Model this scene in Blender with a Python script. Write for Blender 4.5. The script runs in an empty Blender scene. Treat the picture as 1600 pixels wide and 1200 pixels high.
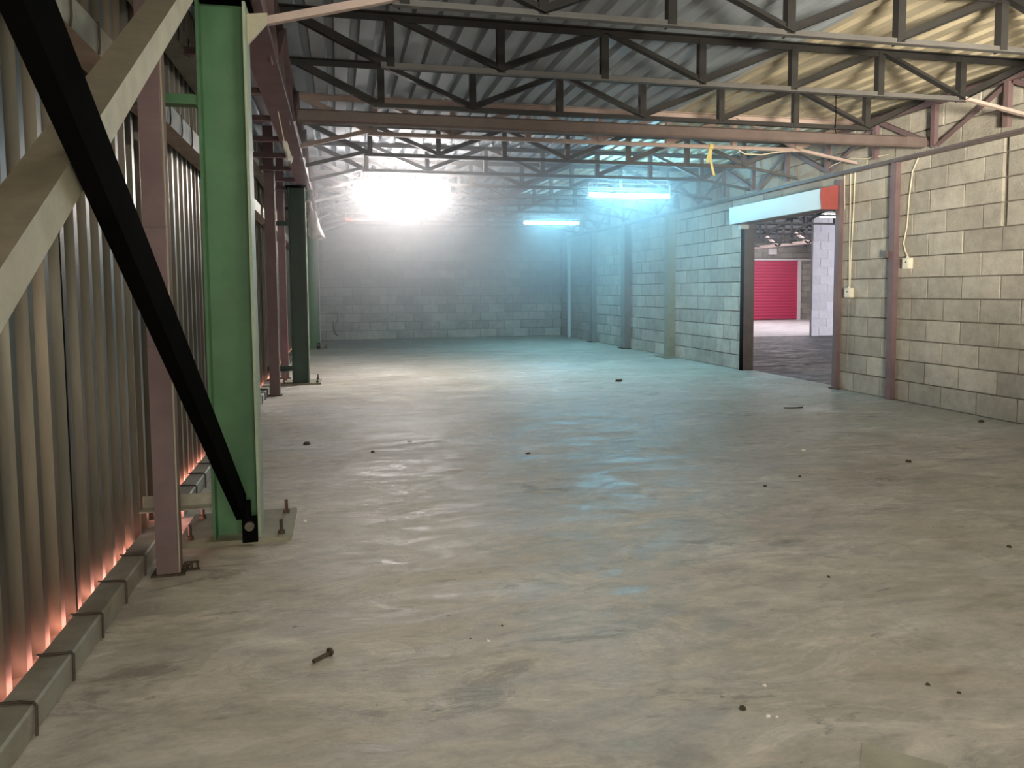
import bpy, math, random
from mathutils import Vector, Matrix
random.seed(7)
scn = bpy.context.scene
col = scn.collection
PI = math.pi

# ------------------------------------------------------------------ camera
F, YAW, PITCH, ROLL, CY = 1178.08, 0.224835, 0.069924, -0.007083, 537.06
cam_d = bpy.data.cameras.new('camera'); cam = bpy.data.objects.new('camera', cam_d); col.objects.link(cam)
f0 = Vector((math.sin(YAW), math.cos(YAW), 0)); r0 = Vector((math.cos(YAW), -math.sin(YAW), 0)); u0 = Vector((0, 0, 1))
fw = f0*math.cos(PITCH) - u0*math.sin(PITCH); up = u0*math.cos(PITCH) + f0*math.sin(PITCH)
rt = r0*math.cos(ROLL) + up*math.sin(ROLL); u2 = -r0*math.sin(ROLL) + up*math.cos(ROLL)
mw = Matrix((rt, u2, -fw)).transposed().to_4x4(); mw.translation = (0, 0, 1.1)
cam.matrix_world = mw
cam_d.sensor_width = 36; cam_d.lens = F*36/1600; cam_d.shift_y = -(600-CY)/1600
cam_d.clip_start = 0.02; cam_d.clip_end = 200
scn.camera = cam

# ------------------------------------------------------------------ world, lights, exposure
scn.view_settings.view_transform = 'Standard'; scn.view_settings.look = 'None'
scn.view_settings.gamma = 1; scn.view_settings.use_curve_mapping = False
scn.view_settings.exposure = 0.8
w = bpy.data.worlds.new('sky'); scn.world = w; w.use_nodes = True
w.node_tree.nodes['Background'].inputs[0].default_value = (0.95, 0.97, 1, 1)
w.node_tree.nodes['Background'].inputs[1].default_value = 1.2

def area(name, loc, target, sx, sy, power, color, spread=180):
    d = bpy.data.lights.new(name, 'AREA'); d.shape = 'RECTANGLE'; d.size = sx; d.size_y = sy
    d.energy = power; d.color = color; d.spread = math.radians(spread)
    o = bpy.data.objects.new(name, d); col.objects.link(o); o.location = loc
    o.rotation_euler = (Vector(target)-Vector(loc)).to_track_quat('-Z', 'Y').to_euler()
    return o
# added fill light from behind the camera, no opening modelled
area('camera_side_fill', (0.6, -2.75, 1.3), (1.2, 6, 1.2), 2.2, 2.2, 75, (1.0, 0.92, 0.76))
# daylight creeping up through the slot under the cladding (reddish ground outside)
slot = area('cladding_slot_daylight', (-0.856, 8.4, 0.02), (-0.856, 8.4, 2), 0.016, 18.4, 55, (1.0, 0.42, 0.40), 125)
slot.rotation_euler = (PI, math.radians(58), 0)
# added fill aimed up at the right wall top and roof
area('right_wall_fill', (0.6, -2.7, 0.8), (5.1, 6.2, 2.95), 1.0, 0.7, 48, (1.0, 0.89, 0.72), 36)
# the neighbouring hall
area('hall_floor_fill', (12.5, 20.0, 2.78), (12.5, 20.0, 0), 6, 7, 220, (1.0, 0.93, 0.97))  # added overhead fill for the far floor, no roof opening modelled
area('hall_pier_fill', (15.5, 9.5, 1.6), (11.6, 15.6, 1.3), 2.5, 2.2, 330, (0.93, 0.90, 1.0))  # added fill aimed at the pale pier, no gate modelled

TUBE_WHITE, TUBE_CYAN, TUBE_FRONT = 440.0, 280.0, 78.0
HAZE = 0.18

# ------------------------------------------------------------------ materials
def mat(name, base, rough=0.6, metal=0.0, var=0.0, scale=6.0, stretch=(1, 1, 1), bump=0.0, bscale=60.0,
        obj_random=0.0, dirt=None, dirt_amt=0.5, dirt_scale=2.5, rough_var=0.0, spec=0.5):
    m = bpy.data.materials.new(name); m.use_nodes = True
    nt = m.node_tree; N = nt.nodes; L = nt.links
    b = N['Principled BSDF']; b.inputs['Metallic'].default_value = metal; b.inputs['Roughness'].default_value = rough
    b.inputs['Specular IOR Level'].default_value = spec
    tc = N.new('ShaderNodeTexCoord'); geo = N.new('ShaderNodeNewGeometry'); mp = N.new('ShaderNodeMapping')
    L.new(geo.outputs['Position'], mp.inputs['Vector']); mp.inputs['Scale'].default_value = stretch
    c = N.new('ShaderNodeRGB'); c.outputs[0].default_value = (*base, 1); out = c.outputs[0]
    if dirt:
        n = N.new('ShaderNodeTexNoise'); n.inputs['Scale'].default_value = dirt_scale; n.inputs['Detail'].default_value = 6
        n.inputs['Roughness'].default_value = 0.65
        L.new(mp.outputs[0], n.inputs['Vector'])
        r = N.new('ShaderNodeMapRange'); r.inputs['From Min'].default_value = 0.42; r.inputs['From Max'].default_value = 0.72
        r.inputs['To Max'].default_value = dirt_amt
        L.new(n.outputs['Fac'], r.inputs['Value'])
        mx = N.new('ShaderNodeMix'); mx.data_type = 'RGBA'; mx.inputs['B'].default_value = (*dirt, 1)
        L.new(r.outputs[0], mx.inputs['Factor']); L.new(out, mx.inputs['A']); out = mx.outputs['Result']
    if var or obj_random:
        val = None
        if var:
            n = N.new('ShaderNodeTexNoise'); n.inputs['Scale'].default_value = scale; n.inputs['Detail'].default_value = 8
            n.inputs['Roughness'].default_value = 0.7
            L.new(mp.outputs[0], n.inputs['Vector'])
            r = N.new('ShaderNodeMapRange'); r.inputs['From Min'].default_value = 0.3; r.inputs['From Max'].default_value = 0.7
            r.inputs['To Min'].default_value = 1-var; r.inputs['To Max'].default_value = 1+var
            L.new(n.outputs['Fac'], r.inputs['Value']); val = r.outputs[0]
        if obj_random:
            oi = N.new('ShaderNodeObjectInfo'); r2 = N.new('ShaderNodeMapRange')
            r2.inputs['To Min'].default_value = 1-obj_random; r2.inputs['To Max'].default_value = 1+obj_random
            L.new(oi.outputs['Random'], r2.inputs['Value'])
            if val is None: val = r2.outputs[0]
            else:
                mm = N.new('ShaderNodeMath'); mm.operation = 'MULTIPLY'; L.new(val, mm.inputs[0]); L.new(r2.outputs[0], mm.inputs[1]); val = mm.outputs[0]
        vm = N.new('ShaderNodeVectorMath'); vm.operation = 'SCALE'; L.new(out, vm.inputs[0]); L.new(val, vm.inputs['Scale']); out = vm.outputs[0]
    L.new(out, b.inputs['Base Color'])
    if rough_var:
        n = N.new('ShaderNodeTexNoise'); n.inputs['Scale'].default_value = scale*0.7; n.inputs['Detail'].default_value = 5
        L.new(mp.outputs[0], n.inputs['Vector'])
        r = N.new('ShaderNodeMapRange'); r.inputs['From Min'].default_value = 0.3; r.inputs['From Max'].default_value = 0.7
        r.inputs['To Min'].default_value = rough-rough_var; r.inputs['To Max'].default_value = rough+rough_var
        L.new(n.outputs['Fac'], r.inputs['Value']); L.new(r.outputs[0], b.inputs['Roughness'])
    if bump:
        n = N.new('ShaderNodeTexNoise'); n.inputs['Scale'].default_value = bscale; n.inputs['Detail'].default_value = 6
        L.new(mp.outputs[0], n.inputs['Vector'])
        bp = N.new('ShaderNodeBump'); bp.inputs['Strength'].default_value = bump; bp.inputs['Distance'].default_value = 0.01
        L.new(n.outputs['Fac'], bp.inputs['Height']); L.new(bp.outputs[0], b.inputs['Normal'])
    return m
def emit(name, color, strength):
    m = bpy.data.materials.new(name); m.use_nodes = True; nt = m.node_tree
    b = nt.nodes['Principled BSDF']; b.inputs['Base Color'].default_value = (0.8, 0.8, 0.8, 1)
    b.inputs['Emission Color'].default_value = (*color, 1); b.inputs['Emission Strength'].default_value = strength
    return m

def floor_material(name, base, tint):
    m = bpy.data.materials.new(name); m.use_nodes = True; nt = m.node_tree; N = nt.nodes; L = nt.links
    b = N['Principled BSDF']; geo = N.new('ShaderNodeNewGeometry')
    def noise(scale, detail, rough, stretch=(1, 1, 1), rot=0.0, dist=0.0):
        mp = N.new('ShaderNodeMapping'); mp.inputs['Scale'].default_value = stretch; mp.inputs['Rotation'].default_value = (0, 0, rot)
        L.new(geo.outputs['Position'], mp.inputs['Vector'])
        n = N.new('ShaderNodeTexNoise'); n.inputs['Scale'].default_value = scale; n.inputs['Detail'].default_value = detail
        n.inputs['Roughness'].default_value = rough; n.inputs['Distortion'].default_value = dist
        L.new(mp.outputs[0], n.inputs['Vector']); return n.outputs['Fac']
    def rng(v, a, c, lo, hi):
        r = N.new('ShaderNodeMapRange'); r.inputs['From Min'].default_value = a; r.inputs['From Max'].default_value = c
        r.inputs['To Min'].default_value = lo; r.inputs['To Max'].default_value = hi; L.new(v, r.inputs['Value']); return r.outputs[0]
    def math2(op, a, c):
        n = N.new('ShaderNodeMath'); n.operation = op
        for i, v in enumerate((a, c)):
            if isinstance(v, (int, float)): n.inputs[i].default_value = v
            else: L.new(v, n.inputs[i])
        return n.outputs[0]
    big = noise(0.9, 6, 0.6, (1, 1.5, 1), 0.35, 0.6)
    mid = noise(3.2, 8, 0.68, (0.7, 1.7, 1), -0.25, 1.2)
    streak = noise(2.6, 7, 0.62, (0.6, 1.5, 1), 0.7, 2.4)
    fine = noise(70, 4, 0.6)
    specks = noise(22, 3, 0.5)
    mx = N.new('ShaderNodeMix'); mx.data_type = 'RGBA'; mx.inputs['A'].default_value = (*base, 1); mx.inputs['B'].default_value = (*tint, 1)
    L.new(rng(big, 0.38, 0.62, 0, 1), mx.inputs['Factor'])
    val = math2('MULTIPLY', rng(mid, 0.3, 0.7, 0.76, 1.2), rng(streak, 0.25, 0.5, 0.76, 1.04))
    val = math2('MULTIPLY', val, rng(fine, 0.3, 0.7, 0.95, 1.05))
    val = math2('MULTIPLY', val, rng(specks, 0.24, 0.29, 0.55, 1.0))
    scuff = noise(1.7, 11, 0.74, (0.8, 1.6, 1), 0.9, 1.6)
    smear = noise(2.3, 11, 0.76, (0.6, 2.0, 1), -0.4, 0.9)
    grit = noise(14, 9, 0.75, (0.7, 1.4, 1), 0.3, 0.8)
    val = math2('MULTIPLY', val, rng(scuff, 0.53, 0.56, 1.0, 1.16))
    val = math2('MULTIPLY', val, rng(smear, 0.385, 0.42, 0.72, 1.0))
    val = math2('MULTIPLY', val, rng(grit, 0.3, 0.7, 0.80, 1.17))
    vm = N.new('ShaderNodeVectorMath'); vm.operation = 'SCALE'; L.new(mx.outputs['Result'], vm.inputs[0]); L.new(val, vm.inputs['Scale'])
    L.new(vm.outputs[0], b.inputs['Base Color'])
    L.new(rng(mid, 0.35, 0.65, 0.34, 0.72), b.inputs['Roughness'])
    b.inputs['Specular IOR Level'].default_value = 0.35
    h = math2('ADD', math2('MULTIPLY', math2('ADD', mid, rng(scuff, 0.52, 0.58, 0, 0.25)), 1.0), math2('ADD', math2('MULTIPLY', streak, 0.5), math2('MULTIPLY', fine, 0.06)))
    bp = N.new('ShaderNodeBump'); bp.inputs['Strength'].default_value = 0.3; bp.inputs['Distance'].default_value = 0.016
    L.new(h, bp.inputs['Height']); L.new(bp.outputs[0], b.inputs['Normal'])
    return m

M = {}
M['floor'] = floor_material('dusty_concrete', (0.47, 0.435, 0.38), (0.40, 0.355, 0.285))
M['floor_dark'] = floor_material('dark_hall_floor', (0.055, 0.055, 0.058), (0.045, 0.045, 0.048))
M['floor_pale'] = floor_material('pale_hall_floor', (0.55, 0.52, 0.53), (0.5, 0.48, 0.48))
M['block'] = mat('concrete_block', (0.40, 0.378, 0.325), 0.92, var=0.18, scale=9, bump=0.5, bscale=70, obj_random=0.17, dirt=(0.2, 0.185, 0.16), dirt_amt=0.6, dirt_scale=1.3, spec=0.2)
M['block_pale'] = mat('pale_block', (0.62, 0.61, 0.64), 0.9, var=0.08, scale=9, obj_random=0.08, spec=0.2)
M['mortar'] = mat('mortar', (0.19, 0.175, 0.15), 0.95, var=0.3, scale=14, bump=0.4, spec=0.1)
M['galv'] = mat('galvanised_cladding', (0.085, 0.078, 0.06), 0.40, metal=0.5, var=0.28, scale=3.0, stretch=(3, 3, 0.35), dirt=(0.17, 0.13, 0.09), dirt_amt=0.65, dirt_scale=1.6, rough_var=0.1)
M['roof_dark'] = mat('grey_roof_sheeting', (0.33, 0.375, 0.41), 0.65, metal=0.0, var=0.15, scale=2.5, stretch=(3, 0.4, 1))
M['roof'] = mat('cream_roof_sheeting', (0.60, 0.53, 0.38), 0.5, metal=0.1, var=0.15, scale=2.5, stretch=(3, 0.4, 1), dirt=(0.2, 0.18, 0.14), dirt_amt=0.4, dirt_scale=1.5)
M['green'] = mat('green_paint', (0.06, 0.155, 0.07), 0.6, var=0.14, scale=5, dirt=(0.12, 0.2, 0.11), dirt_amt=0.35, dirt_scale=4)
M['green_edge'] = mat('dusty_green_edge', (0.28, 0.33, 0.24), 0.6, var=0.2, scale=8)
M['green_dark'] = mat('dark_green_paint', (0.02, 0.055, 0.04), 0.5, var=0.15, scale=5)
M['maroon'] = mat('maroon_primer', (0.15, 0.098, 0.106), 0.6, var=0.15, scale=6, dirt=(0.22, 0.16, 0.14), dirt_amt=0.4)
M['brown'] = mat('brown_steel', (0.13, 0.10, 0.092), 0.55, var=0.2, scale=7)
M['postgrey'] = mat('grey_post_paint', (0.21, 0.195, 0.18), 0.6, var=0.2, scale=5)
M['black'] = mat('black_paint', (0.004, 0.004, 0.004), 0.7, var=0.2, scale=8, spec=0.04)
M['black'].node_tree.nodes['Principled BSDF'].inputs['IOR'].default_value = 1.04
M['pale'] = mat('dusty_pale_steel', (0.36, 0.345, 0.26), 0.7, var=0.16, scale=9, dirt=(0.26, 0.21, 0.14), dirt_amt=0.5, dirt_scale=5)
M['tgrey'] = mat('grey_truss_paint', (0.115, 0.106, 0.10), 0.6, var=0.15, scale=6)
M['tdark'] = mat('dark_truss_paint', (0.03, 0.028, 0.027), 0.6, var=0.2, scale=6)
M['tblack'] = mat('shaded_truss_tone', (0.028, 0.027, 0.026), 0.7, var=0.2, scale=6, spec=0.2)  # shade on the near trusses put into their colour
M['tchord'] = mat('lit_chord_tone', (0.10, 0.096, 0.092), 0.6, var=0.2, scale=5)  # lamp light on the near chords put into a lighter colour
M['dust'] = mat('brown_settled_dust', (0.16, 0.135, 0.09), 0.9, var=0.2, scale=12)
M['tpink'] = mat('pink_primer', (0.46, 0.36, 0.32), 0.6, var=0.12, scale=6)
M['sill'] = mat('dusty_galvanised_rail', (0.33, 0.31, 0.25), 0.6, metal=0.25, var=0.2, scale=8, dirt=(0.19, 0.155, 0.11), dirt_amt=0.6, dirt_scale=6)
M['wire'] = mat('rusty_wire', (0.05, 0.036, 0.025), 0.7, var=0.3, scale=20)
M['rust'] = mat('rust', (0.06, 0.042, 0.024), 0.85, var=0.35, scale=40)
M['darksteel'] = mat('dark_bolt_steel', (0.10, 0.09, 0.075), 0.5, metal=0.5, var=0.2, scale=30)
M['plate'] = mat('dusty_steel_plate', (0.24, 0.225, 0.16), 0.7, var=0.2, scale=10)
M['hood'] = mat('galvanised_hood', (0.60, 0.66, 0.66), 0.5, metal=0.1, var=0.05, scale=3)
M['red'] = mat('red_paint', (0.34, 0.075, 0.065), 0.5, var=0.12, scale=8)
M['reddoor'] = mat('red_roller_curtain', (0.55, 0.035, 0.11), 0.45, var=0.05, scale=3)
M['white'] = mat('white_plastic', (0.72, 0.68, 0.56), 0.5)
M['whitepaint'] = mat('white_frame_paint', (0.75, 0.72, 0.72), 0.5)
M['cable'] = mat('cream_cable', (0.72, 0.66, 0.50), 0.5)
M['yellow'] = mat('yellow_strap', (0.75, 0.65, 0.25), 0.7)
M['cloth'] = mat('white_sheet_plastic', (0.58, 0.54, 0.50), 0.6, var=0.15, scale=14)
M['batten'] = mat('lamp_batten', (0.7, 0.72, 0.74), 0.5)
M['chip'] = mat('white_chip', (0.8, 0.78, 0.72), 0.7)
M['crumb'] = mat('dark_crumb', (0.06, 0.045, 0.03), 0.9)
M['tube_white'] = emit('tube_white', (1.0, 0.93, 0.90), TUBE_WHITE)
M['tube_cyan'] = emit('tube_cyan', (0.28, 0.74, 1.0), TUBE_CYAN)
M['tube_front'] = emit('tube_front', (1.0, 0.93, 0.78), TUBE_FRONT)
M['tube_dim'] = emit('tube_dim', (1.0, 0.75, 0.7), 0.5)
M['tube_end'] = emit('tube_red_end', (1.0, 0.10, 0.05), 3.0)

# ------------------------------------------------------------------ mesh helpers
class MB:
    def __init__(s): s.v = []; s.f = []
    def prism(s, prof, p0, p1, side=(0, 0, 1), cap=True):
        p0 = Vector(p0); p1 = Vector(p1); t = (p1-p0).normalized(); a = Vector(side); a = (a - t*a.dot(t)).normalized(); b = t.cross(a)
        i = len(s.v); n = len(prof)
        for p in (p0, p1):
            for (u, v) in prof: s.v.append(tuple(p + a*u + b*v))
        for k in range(n): s.f.append((i+k, i+(k+1) % n, i+n+(k+1) % n, i+n+k))
        if cap: s.f.append(tuple(i+k for k in range(n))[::-1]); s.f.append(tuple(i+n+k for k in range(n)))
        return s
    def box(s, x0, x1, y0, y1, z0, z1):
        return s.prism([(0, 0), (z1-z0, 0), (z1-z0, -(x1-x0)), (0, -(x1-x0))][::-1], (x0, y0, z0), (x0, y1, z0), (0, 0, 1)) if False else s._box(x0, x1, y0, y1, z0, z1)
    def _box(s, x0, x1, y0, y1, z0, z1):
        i = len(s.v)
        s.v += [(x0, y0, z0), (x1, y0, z0), (x1, y1, z0), (x0, y1, z0), (x0, y0, z1), (x1, y0, z1), (x1, y1, z1), (x0, y1, z1)]
        for q in ((3, 2, 1, 0), (4, 5, 6, 7), (0, 1, 5, 4), (1, 2, 6, 5), (2, 3, 7, 6), (3, 0, 4, 7)): s.f.append(tuple(i+k for k in q))
        return s
    def cyl(s, p0, p1, r, n=10, r1=None):
        p0 = Vector(p0); p1 = Vector(p1); t = (p1-p0).normalized(); a = t.orthogonal().normalized(); b = t.cross(a)
        i = len(s.v); r1 = r if r1 is None else r1
        for p, q in ((p0, r), (p1, r1)):
            for k in range(n):
                an = 2*PI*k/n; s.v.append(tuple(p + a*math.cos(an)*q + b*math.sin(an)*q))
        for k in range(n): s.f.append((i+k, i+(k+1) % n, i+n+(k+1) % n, i+n+k))
        s.f.append(tuple(i+k for k in range(n))[::-1]); s.f.append(tuple(i+n+k for k in range(n)))
        return s
    def tube(s, pts, r, n=6):
        pts = [Vector(p) for p in pts]; i = len(s.v)
        a = None
        for k, p in enumerate(pts):
            t = ((pts[min(k+1, len(pts)-1)]-p).normalized() + (p-pts[max(k-1, 0)]).normalized()).normalized()
            a = t.orthogonal().normalized() if a is None else (a - t*a.dot(t)).normalized()
            b = t.cross(a)
            for j in range(n):
                an = 2*PI*j/n; s.v.append(tuple(p + a*math.cos(an)*r + b*math.sin(an)*r))
        for k in range(len(pts)-1):
            for j in range(n): s.f.append((i+k*n+j, i+k*n+(j+1) % n, i+(k+1)*n+(j+1) % n, i+(k+1)*n+j))
        s.f.append(tuple(i+j for j in range(n))[::-1]); e = i+(len(pts)-1)*n; s.f.append(tuple(e+j for j in range(n)))
        return s
    def poly(s, pts, thick):
        """flat plate: outline pts extruded by vector thick"""
        i = len(s.v); n = len(pts); th = Vector(thick)
        s.v += [tuple(Vector(p)) for p in pts] + [tuple(Vector(p)+th) for p in pts]
        for k in range(n): s.f.append((i+k, i+(k+1) % n, i+n+(k+1) % n, i+n+k))
        s.f.append(tuple(i+k for k in range(n))[::-1]); s.f.append(tuple(i+n+k for k in range(n)))
        return s
    def mesh(s, name, m):
        me = bpy.data.meshes.new(name); me.from_pydata(s.v, [], s.f)
        if m: me.materials.append(M[m])
        import bmesh
        bm = bmesh.new(); bm.from_mesh(me); bmesh.ops.recalc_face_normals(bm, faces=bm.faces); bm.to_mesh(me); bm.free()
        return me
    def build(s, name, m, parent=None):
        return link(name, s.mesh(name, m), parent)
def link(name, me, parent=None):
    o = bpy.data.objects.new(name, me); col.objects.link(o)
    if parent: o.parent = parent; o.matrix_parent_inverse = Matrix.Translation(-parent.location)
    return o
def tag(o, label=None, cat=None, group=None, kind=None):
    if label: o['label'] = label
    if cat: o['category'] = cat
    if group: o['group'] = group
    if kind: o['kind'] = kind
    return o
def thing(name, label, cat, loc=(0, 0, 0), group=None):
    o = bpy.data.objects.new(name, None); col.objects.link(o); o.location = loc; o.empty_display_size = 0.1
    return tag(o, label, cat, group)
def structure(name, label=None, loc=(0, 0, 0)):
    o = bpy.data.objects.new(name, None); col.objects.link(o); o.location = loc
    return tag(o, label, None, None, 'structure')
def L_(w, h, t): return [(0, 0), (w, 0), (w, t), (t, t), (t, h), (0, h)]
def R_(w, h): return [(-w/2, -h/2), (w/2, -h/2), (w/2, h/2), (-w/2, h/2)]
def C_(h, w, t): return [(-h/2, 0), (h/2, 0), (h/2, w), (h/2-t, w), (h/2-t, t), (-h/2+t, t), (-h/2+t, w), (-h/2, w)]

XR, XL, YB, ZR = 5.33, -0.875, 17.8, 2.84
Y0 = -3.0
# ------------------------------------------------------------------ floors
fl = MB()
fl.v = [(-1.1, Y0, 0), (XR+0.14, Y0, 0), (XR+0.14, YB+0.2, 0), (-1.1, YB+0.2, 0), (-1.1, Y0, -0.15), (XR+0.14, Y0, -0.15), (XR+0.14, YB+0.2, -0.15), (-1.1, YB+0.2, -0.15)]
fl.f = [(0, 1, 2, 3), (7, 6, 5, 4), (0, 4, 5, 1), (1, 5, 6, 2), (2, 6, 7, 3), (3, 7, 4, 0)]
tag(fl.build('floor', 'floor'), 'dusty beige concrete floor of the empty warehouse', kind='structure')
tag(MB().box(XR+0.14, 19, Y0, 15.8, -0.15, 0.0).build('floor', 'floor_dark'), 'dark grey floor just beyond the open doorway', kind='structure')  # floor colour darker up to the split line, paler beyond
tag(MB().box(XR+0.14, 19, 15.8, 25, -0.15, 0.0).build('floor', 'floor_pale'), 'pale floor before the red roller door', kind='structure')

# ------------------------------------------------------------------ corrugated cladding, left wall
def rib_profile(n, pitch, crest, slope, depth):
    """list of (along, off) starting on a crest half"""
    pts = []
    for k in range(n):
        a = k*pitch
        pts += [(a, 0), (a+crest, 0), (a+crest+slope, depth), (a+pitch-slope, depth)]
    pts.append((n*pitch, 0)); pts.append((n*pitch+crest*0.4, 0))
    return pts
def sheet_mesh(name, m, prof, to3d, l0, l1):
    mb = MB(); n = len(prof)
    for l in (l0, l1):
        for (a, o) in prof: mb.v.append(to3d(a, o, l))
    for k in range(n-1): mb.f.append((k, k+1, n+k+1, n+k))
    me = bpy.data.meshes.new(name); me.from_pydata(mb.v, [], mb.f); me.materials.append(M[m])
    return me
wl = structure('wall_left', 'wall of galvanised ribbed metal cladding sheets on the left')
PITCH_W = 0.136
prof = rib_profile(6, PITCH_W, 0.036, 0.014, -0.034)
swm = sheet_mesh('cladding_sheet', 'galv', prof, lambda a, o, l: (o, a, l), 0.03, ZR+0.03)
ny = int((YB-Y0)/(6*PITCH_W))+1
for k in range(ny):
    o = link('cladding_sheet', swm, wl); o.location = (XL+random.uniform(-0.002, 0.002)+0.003*(k % 2), Y0+k*6*PITCH_W, 0)
# unseen skin added behind the sheets to stop daylight through the laps
MB().box(XL-0.12, XL-0.10, Y0, YB+0.2, -0.15, ZR+0.1).build('daylight_stop', 'mortar', wl)

# ------------------------------------------------------------------ roof
ce = structure('ceiling', 'low roof of ribbed metal sheets lying on the trusses')
PITCH_R = 0.168
profr = rib_profile(5, PITCH_R, 0.10, 0.012, 0.05)
lens = ((Y0, 4.3), (4.2, 11.2), (11.1, YB+0.02))
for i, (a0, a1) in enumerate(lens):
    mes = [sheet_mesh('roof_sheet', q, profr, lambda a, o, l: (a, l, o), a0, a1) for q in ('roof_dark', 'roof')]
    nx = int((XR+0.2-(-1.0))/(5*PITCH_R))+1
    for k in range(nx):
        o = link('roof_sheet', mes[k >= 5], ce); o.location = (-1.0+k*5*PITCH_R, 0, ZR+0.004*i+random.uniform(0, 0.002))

# ------------------------------------------------------------------ block walls
bmesh_cache = {}
def block_mesh(L, H, m):
    key = (round(L, 2), round(H, 2), m)
    if key in bmesh_cache: return bmesh_cache[key]
    l, h, c, d = L/2, H/2, 0.003, 0.06
    v = [(-l, d, -h), (l, d, -h), (l, d, h), (-l, d, h), (-l, c, -h), (l, c, -h), (l, c, h), (-l, c, h),
         (-l+c, 0, -h+c), (l-c, 0, -h+c), (l-c, 0, h-c), (-l+c, 0, h-c)]
    f = [(0, 1, 5, 4), (1, 2, 6, 5), (2, 3, 7, 6), (3, 0, 4, 7), (4, 5, 9, 8), (5, 6, 10, 9), (6, 7, 11, 10), (7, 4, 8, 11), (8, 9, 10, 11), (3, 2, 1, 0)]
    me = bpy.data.meshes.new('block'); me.from_pydata(v, [], f); me.materials.append(M[m]); bmesh_cache[key] = me
    return me
def lay(a0, a1, z0, z1, openings, off=0.0):
    """returns list of (centre, length, zc, height)"""
    out = []; r = 0; z = z0
    while z < z1-0.04:
        zt = min(z+0.2, z1); segs = [(a0, a1)]
        for (oa, ob, oz0, oz1) in openings:
            if z+0.02 < oz1 and zt-0.02 > oz0:
                ns = []
                for (s0, s1) in segs:
                    if ob <= s0 or oa >= s1: ns.append((s0, s1)); continue
                    if oa > s0: ns.append((s0, oa))
                    if ob < s1: ns.append((ob, s1))
                segs = ns
        st = off + (0.2 if r % 2 else 0.0)
        for (s0, s1) in segs:
            k = math.floor((s0-st)/0.4); 
            while st+k*0.4 < s1-1e-6:
                b0 = max(s0, st+k*0.4); b1 = min(s1, st+(k+1)*0.4); k += 1
                if b1-b0 > 0.05: out.append(((b0+b1)/2, b1-b0-0.012, (z+zt)/2, zt-z-0.006))
        z += 0.2; r += 1
    return out
def place(parent, blocks, m, fn, rot, limit=300, keyf=None):
    if keyf: blocks = sorted(blocks, key=keyf)
    for (a, L, z, H) in blocks[:limit]:
        o = link('block', block_mesh(round(L, 2), round(H, 2), m), parent)
        x, y = fn(a, random.uniform(-0.003, 0.004)); o.location = (x, y, z); o.rotation_euler = (random.uniform(-0.006, 0.006), random.uniform(-0.004, 0.004), rot+random.uniform(-0.005, 0.005))
    rest = blocks[limit:]
    if rest:
        vs, fs = [], []
        for (a, L, z, H) in rest:
            me = block_mesh(round(L, 2), round(H, 2), m); x, y = fn(a, 0); R = Matrix.Rotation(rot, 4, 'Z'); i = len(vs)
            for vv in me.vertices: q = R @ vv.co; vs.append((q.x+x, q.y+y, q.z+z))
            for p in me.polygons: fs.append(tuple(i+k for k in p.vertices))
        me = bpy.data.meshes.new('block_courses'); me.from_pydata(vs, [], fs); me.materials.append(M[m])
        link('block_courses', me, parent)['kind'] = 'stuff'
DY0, DY1, DZ = 7.28, 9.24, 2.0
wr = MB(); CX0, CX1 = XR+0.024, XR+0.14
wr.box(CX0, CX1, Y0, DY0, 0, 2.33); wr.box(CX0, CX1, DY1, YB+0.14, 0, 2.33); wr.box(CX0, CX1, DY0, DY1, DZ, 2.33)
wro = tag(wr.build('wall_right', 'mortar'), 'grey concrete block wall on the right below the steel angle', kind='structure')
place(wro, lay(Y0+0.2, YB, 0, 2.33, [(DY0, DY1, -1, DZ), (5.16, 5.195, 1.72, 2.4)], 0.19), 'block', lambda a, e: (XR+e, a), -PI/2, 300, lambda b: b[0] if b[0] > 4.6 else 100-b[0])
wru = tag(MB().box(CX0, CX1, Y0, YB+0.14, 2.33, ZR+0.04).build('wall_right', 'mortar'), 'block parapet between steel angle and roof on the right', kind='structure')
place(wru, lay(Y0+0.2, YB, 2.36, ZR+0.02, [], 0.05), 'block', lambda a, e: (XR+0.002+e, a), -PI/2, 300, lambda b: b[0] if b[0] > 4.6 else 100-b[0])
wb = tag(MB().box(-1.1, XR+0.14, YB+0.009, YB+0.14, 0, ZR+0.003).build('wall_back', 'mortar'), 'far end wall of grey concrete blocks', kind='structure')
place(wb, lay(-0.88, XR-0.005, 0, ZR-0.02, [], 0.1), 'block', lambda a, e: (a, YB+e), 0.0)
tag(MB().box(-1.1, XR+0.14, Y0-0.14, Y0, 0, ZR+0.04).build('wall_rear', 'mortar'), 'wall behind the photographer', kind='structure')

# steel angle running along the right wall
tag(MB().prism([(0, 0), (0.05, 0), (0.05, -0.006), (0.006, -0.006), (0.006, -0.07), (0, -0.07)], (XR-0.002, Y0, 2.315), (XR-0.002, YB-0.02, 2.315), (0, 0, 1)).build('trim_1', 'brown'), 'long dark steel angle along the top of the right block wall', kind='structure')

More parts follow.
